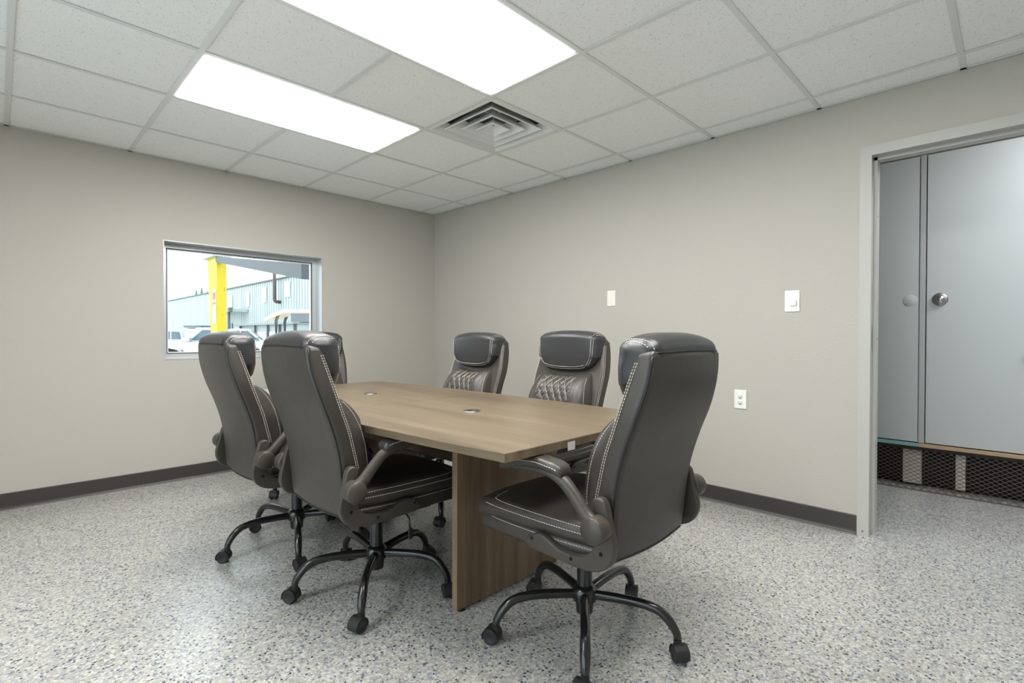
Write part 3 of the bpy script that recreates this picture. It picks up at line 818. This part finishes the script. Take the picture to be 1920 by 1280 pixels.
# the cushion of the near left chair is pressed in slightly where the table edge meets it
lc = [o for o in KIDS[CH[1][0].name] if o.name.startswith('lumbar')][0]
for o in [lc]+[q for q in KIDS.get(lc.name, [])]:
    o.data = o.data.copy(); shift = -.170 if o is lc else -.1695
    for v in o.data.vertices:
        lim = shift + .30*max(0, abs(v.co.z-.722)-.016) ; lim = lim + 4.0*max(0, abs(v.co.z-.722)-.03)**2*8
        if v.co.x > lim: v.co.x = lim
# ------------------------------------------------------------------ outside the window
GZ = -.35
M_ASPH = mat('yard_concrete', (.58, .57, .54), .9)
tag(MB().box((-40, NT, GZ-.1), (60, 160, GZ)).build('ground_yard', M_ASPH), 'pale concrete yard outside the window', kind='structure')
BXp = 12.7; BH = 5.6
bd = empty('warehouse', (BXp, 45, GZ), 0, 'long pale corrugated metal warehouse across the yard', 'building')
M_SHEET = mat('pale_corrugated_steel', (.44, .475, .465), .6)
M_SHEET2 = mat('pale_corrugated_steel_aged', (.40, .44, .43), .6)
M_SKYL = mat('white_translucent_sheet', (.78, .82, .82), .5)
M_EAVE = mat('dark_eave_trim', (.12, .13, .13), .6)
def corr(wd_, h, ribs, amp=.13):
    m = MB(); vs = []; fs = []; n = ribs*4
    prof = []
    for i in range(ribs):
        b = wd_*i/ribs; p = wd_/ribs
        prof += [(b, 0), (b+p*.80, 0), (b+p*.83, amp), (b+p*.97, amp)]
    prof.append((wd_, 0))
    for (y, x) in prof: vs += [(x, y, 0), (x, y, h)]
    for i in range(len(prof)-1): fs.append((2*i, 2*i+1, 2*i+3, 2*i+2))
    b0 = len(vs); vs += [(.15, 0, 0), (.15, 0, h), (.15, wd_, 0), (.15, wd_, h)]; fs.append((b0, b0+1, b0+3, b0+2))
    return m.add(vs, fs)
sh = BH-GZ
first = {}
for k in range(84):
    key = k % 3 == 0
    if key not in first:
        o = corr(.995, sh, 2).build('metal_sheet', M_SHEET2 if key else M_SHEET, bd); first[key] = o.data
    else:
        o = bpy.data.objects.new('metal_sheet', first[key]); COL.objects.link(o); o.parent = bd
    o.location = (0, -41+k*1.0, 0)
MB().box((-.12, -41, sh), (.1, 43, sh+.12)).build('eave', M_EAVE, bd)
MB().prism([(0, sh+.12), (12, sh+1.4), (24, sh+.12)], -41, 43, 'y').build('roof', M_SHEET2, bd)
MB().box((.16, -41, 0), (.2, 43, sh)).box((.1, -41, 0), (24, -40.9, sh)).box((.1, 42.9, 0), (24, 43, sh)).build('back_wall', M_SHEET, bd)
def wyx(px, X):
    r = (px-960)/954.04; k = (.704-.711*r)/(.711+.704*r); return CAM.y+(X-CAM.x)*k
def wy(px):   # distance along the warehouse wall for a viewing direction, used once to measure the bay positions
    r = (px-960)/954.04; k = (.704-.711*r)/(.711+.704*r); return CAM.y+(BXp-CAM.x)*k
for (p0, p1, z0, z1) in ((428, 437, 3.6, 5.0), (463, 469, 3.7, 5.0), (494, 501, 3.9, 5.2), (535, 545, 4.1, 5.3)):
    y0, y1 = wy(p1), wy(p0)
    MB().box((-.06, y0-45, z0-GZ), (-.04, y1-45, z1-GZ)).build('skylight_panel', M_SKYL, bd)
yy = wyx(515, BXp-.5)
MB().tube([(-.5, yy-45, 7.2), (-.5, yy-45, 4.35), (-.47, yy-45.0, 4.2), (-.38, yy-45.0, 4.12), (-.05, yy-45.0, 4.1)], .13, 10).build('vent_pipe', mat('rust_brown_pipe', (.10, .07, .065), .6), bd)
yd0, yd1 = wy(437), wy(430)
MB().box((-.09, yd0-45, 0), (-.05, yd1-45, 2.6)).build('doorway', mat('dim_doorway', (.22, .24, .26), .6), bd)
ya0, ya1 = wy(466), wy(428)
MB().box((-1.6, ya0-45, 3.55), (-.05, ya1-45, 3.8)).build('awning', M_SHEET, bd)
MB().box((-1.65, ya0-45-.25, 3.5), (-1.4, ya0-45+.25, 3.9)).build('awning_end', M_EAVE, bd)
MB().tube([(-1.5, ya0-44.6, 0), (-1.5, ya0-44.6, 3.5)], .12, 8).build('awning_post', M_EAVE, bd)
# lean-to shed
shd = empty('lean_to_shed', (10.7, 35, GZ), 0, 'low white corrugated shed with dark posts in front of the warehouse', 'shed')
MB().box((.05, -5.5, 0), (1.85, 6, 2.2)).build('wall', M_SHEET, shd)
MB().box((-.35, -5.6, 2.2), (1.9, 6.3, 2.32)).build('roof', mat('shed_roof_grey', (.28, .30, .30), .6), shd)
for y in (-5.2, -2.6, -.4, 2.2, 5.6): MB().box((-.12, y-.07, 0), (.0, y+.07, 2.2)).build('post', M_EAVE, shd)
for y in (-4, -1.4, 1.0, 3.8): MB().box((-.02, y-.8, .3), (.045, y+.8, 1.7)).build('panel', M_SKYL, shd)
# yellow tapered steel column and rafter of the canopy
M_YEL = mat('yellow_enamel', (.55, .41, .012), .5)
n_ = N(M_YEL, 'ShaderNodeTexNoise', Scale=2.5, Detail=6.0); cv = coords(M_YEL, (6, 6, 1.5)); LK(M_YEL, cv, n_.inputs['Vector'])
LK(M_YEL, ramp(M_YEL, n_.outputs[0], [(.0, (.55, .41, .012)), (.66, (.53, .39, .012)), (.72, (.22, .16, .03))]), BS(M_YEL).inputs['Base Color'])
pc = empty('yellow_column', (3.4, 19.5, GZ), 0, 'tall yellow painted steel column in the yard holding the grey canopy beam', 'column')
cm_ = MB(); h = 4.75
vs = [(-.19, 0, 0), (.19, 0, 0), (.19, .62, 0), (-.19, .62, 0), (-.19, 0, h), (.19, 0, h), (.19, 1.35, h), (-.19, 1.35, h)]
cm_.add(vs, [(0, 3, 2, 1), (4, 5, 6, 7), (0, 1, 5, 4), (1, 2, 6, 5), (2, 3, 7, 6), (3, 0, 4, 7)]).build('shaft', M_YEL, pc)
sg = MB().box((-.215, .05, 1.95), (-.195, .55, 3.35)).build('notice_board', mat('notice_white', (.55, .54, .53), .5), pc)
M_PINK = mat('notice_faded_red', (.50, .10, .10), .5)
MB().box((-.222, .10, 2.95), (-.216, .50, 3.25)).box((-.222, .06, 2.74), (-.216, .54, 2.82)).build('notice_print', M_PINK, sg)
MB().box((-.35, -.1, h), (.35, 1.6, h+.35)).build('cap', M_SHEET2, pc)
M_BEAM = mat('grey_canopy_steel', (.065, .068, .072), .6)
rf = MB()
P0, P1 = Vector((3.65, 21.4, 0)), Vector((.57, 4.44, 0))
zz0, zz1 = (4.42, 4.66), (2.06, 2.33)
d_ = (P1-P0).normalized(); s_ = Vector((d_.y, -d_.x, 0))*.12
vs = [P0-s_+Vector((0, 0, zz0[0])), P0+s_+Vector((0, 0, zz0[0])), P0+s_+Vector((0, 0, zz0[1])), P0-s_+Vector((0, 0, zz0[1])),
      P1-s_+Vector((0, 0, zz1[0])), P1+s_+Vector((0, 0, zz1[0])), P1+s_+Vector((0, 0, zz1[1])), P1-s_+Vector((0, 0, zz1[1]))]
rf.add(vs, [(0, 1, 2, 3), (4, 5, 6, 7), (0, 1, 5, 4), (1, 2, 6, 5), (2, 3, 7, 6), (3, 0, 4, 7)])
tag(rf.build('canopy_beam', M_BEAM), 'grey sloping canopy beam running from the yellow column', 'beam')

# vehicles
M_WPAINT = mat('white_car_paint', (.62, .64, .66), .25, coat=.5)
M_AGLASS = mat('car_glass', (.10, .14, .17), .08, spec=.8)
M_TYRE = mat('tyre', (.02, .02, .02), .8); M_RED = mat('red_lamp', (.5, .02, .02), .3)
def pickup(name, loc, rz, label, shell):
    t = empty(name, loc, rz, label, 'pickup truck', 'white pickup trucks parked in the yard')
    body = [(-2.8, .45), (-2.8, 1.05), (-.75, 1.08), (.9, 1.10), (1.2, 1.10), (2.65, .98), (2.8, .80), (2.8, .40), (2.2, .38), (2.15, .70), (1.9, .84), (1.5, .84), (1.25, .70), (1.2, .38), (-1.25, .38), (-1.3, .70), (-1.55, .84), (-1.95, .84), (-2.2, .70), (-2.25, .38)]
    MB().prism(body, -.95, .95, 'y').build('body', M_WPAINT, t, bevel=.03, seg=2)
    cab = [(-.75, 1.09), (-.62, 1.80), (-.2, 1.84), (.45, 1.82), (1.2, 1.11)]
    MB().prism(cab, -.82, .82, 'y').build('cab', M_WPAINT, t, bevel=.04)
    for s in (-1, 1):
        MB().prism([(-.6, 1.16), (-.5, 1.68), (-.02, 1.70), (-.02, 1.16)], s*.83, s*.835, 'y').build('side_window', M_AGLASS, t)
        MB().prism([(.05, 1.16), (.05, 1.70), (.42, 1.70), (.95, 1.18)], s*.83, s*.835, 'y').build('side_window', M_AGLASS, t)
        MB().rbox((.95, s*1.05, 1.22), (.06, .11, .09), .03, 4).build('mirror', mat('mirror_grey', (.2, .22, .24), .4), t)
        MB().box((-2.83, s*.93-.04, .72), (-2.74, s*.93+.04, 1.0)).build('tail_lamp', M_RED, t)
    MB().add([(.50, -.74, 1.79), (.50, .74, 1.79), (1.20, .78, 1.13), (1.20, -.78, 1.13), (.47, -.74, 1.77), (.47, .74, 1.77), (1.17, .78, 1.11), (1.17, -.78, 1.11)], [(0, 1, 2, 3), (4, 5, 6, 7), (0, 1, 5, 4), (2, 3, 7, 6), (1, 2, 6, 5), (0, 3, 7, 4)]).build('windscreen', M_AGLASS, t)
    for x in (-1.75, 1.7):
        for s in (-1, 1):
            w = MB().lathe([(.22, s*.96), (.36, s*.96), (.38, s*.93), (.38, s*.76), (.3, s*.74)], (x, 0, .38), 22, 'y').build('wheel', M_TYRE, t)
            MB().lathe([(.05, s*.975), (.20, s*.97), (.22, s*.94)], (x, 0, .38), 18, 'y').build('hubcap', M_STEEL, w)
    if shell:
        MB().prism([(-2.75, 1.09), (-2.60, 1.86), (-.85, 1.90), (-.80, 1.09)], -.86, .86, 'y').build('camper_shell', M_WPAINT, t, bevel=.05)
        for s in (-1, 1): MB().box((-2.3, s*.865-.003, 1.32), (-1.1, s*.865+.003, 1.68)).build('shell_window', M_AGLASS, t)
        MB().box((-2.55, -.7, 1.93), (-.95, .7, 1.97)).build('roof_rack', M_EAVE, t)
def spot(px, depth):
    r = (px-960)/954.04; k = (.704-.711*r)/(.711+.704*r); dx = depth/(.711+.704*k); return (CAM.x+dx, CAM.y+dx*k)
x, y = spot(322, 36); pickup('pickup_truck', (x, y, GZ), PI-.25, 'white pickup truck with camper shell farthest left in the yard', True)
x, y = spot(392, 26.5); pickup('pickup_truck', (x, y, GZ), PI-.1, 'white pickup truck parked beside the yellow column, nose to the left', False)
x, y = spot(453, 31); pickup('pickup_truck', (x, y, GZ), -.4, 'white pickup truck mostly hidden behind the chairs, right of the yellow column', False)
x, y = spot(381, 40)
t = empty('box_trailer', (x, y, GZ), .35, 'blue grey box trailer with dark roof edge behind the pickup trucks', 'trailer')
MB().box((-.85, -1, .5), (.85, 1, 2.1)).build('box', mat('trailer_blue_grey', (.30, .38, .44), .4), t, bevel=.03)
MB().box((-.9, -1.05, 2.1), (.9, 1.05, 2.18)).build('roof', M_EAVE, t)
for s in (-1, 1): MB().lathe([(.2, s*1.0), (.34, s*1.0), (.36, s*.95), (.36, s*.8)], (0, 0, .36), 20, 'y').build('wheel', M_TYRE, t)
# canopy cart
x, y = spot(572, 16)
t = empty('utility_cart', (x, y, GZ+.12), D(-35), 'utility cart with beige hard canopy and dark posts outside the window', 'cart')
M_BEIGE = mat('beige_canopy', (.72, .60, .46), .5)
MB().prism([(-1.05, 1.80), (-.70, 2.02), (-.5, 2.09), (1.3, 2.09), (1.3, 1.99), (-.45, 1.99), (-1.02, 1.74)], -.62, .62, 'y').build('canopy', M_BEIGE, t, bevel=.015)
for x_ in (-.72, 1.1):
    for s in (-1, 1): MB().tube([(x_, s*.5, .5), (x_, s*.5, 1.75), (x_+.08, s*.5, 1.98)], .045, 8).build('post', M_EAVE, t)
MB().box((-.28, -.6, 1.72), (1.2, -.56, 1.97)).box((-.28, .56, 1.72), (1.2, .6, 1.97)).build('side_panel', mat('grey_side_panel', (.16, .17, .18), .6), t)
MB().rbox((0, 0, .55), (1.3, .6, .22), .08, 6).build('body', M_BEIGE, t)
MB().rbox((.3, 0, .92), (.3, .52, .08), .05, 5).rbox((.58, 0, 1.15), (.06, .5, .22), .05, 5).build('bench', M_BLACK, t)
for x_ in (-.85, .85):
    for s in (-1, 1): MB().lathe([(.12, s*.66), (.27, s*.66), (.29, s*.62), (.29, s*.50)], (x_, 0, .29), 18, 'y').build('wheel', M_TYRE, t)
# distant conifers above the warehouse roof
M_FOL = mat('distant_conifer', (.10, .15, .11), .9)
for k, (px, dep, top, tl) in enumerate(((369, 112, 10.6, 'leftmost and lowest of the three distant conifer tops above the warehouse'), (379, 118, 11.7, 'tallest distant conifer top above the warehouse roof'), (389, 126, 11.6, 'distant conifer top above the warehouse roof, beside the yellow column'))):
    x, y = spot(px, dep)
    t = empty('conifer_tree', (x, y, GZ), 0, tl, 'tree', 'distant conifers beyond the warehouse')
    m = MB(); hh = top-GZ
    for q in range(9):
        z = hh*(.25+.75*q/9); r = 1.0*(1-q/9)+.2
        m.lathe([(r, z), (r*.35, z+hh*.12)], (random.uniform(-.1, .1), random.uniform(-.1, .1), 0), 9, smooth=False)
    m.build('foliage', M_FOL, t)
    MB().tube([(0, 0, 0), (0, 0, hh*.9)], [.25, .05], 8).build('trunk', M_EAVE, t)
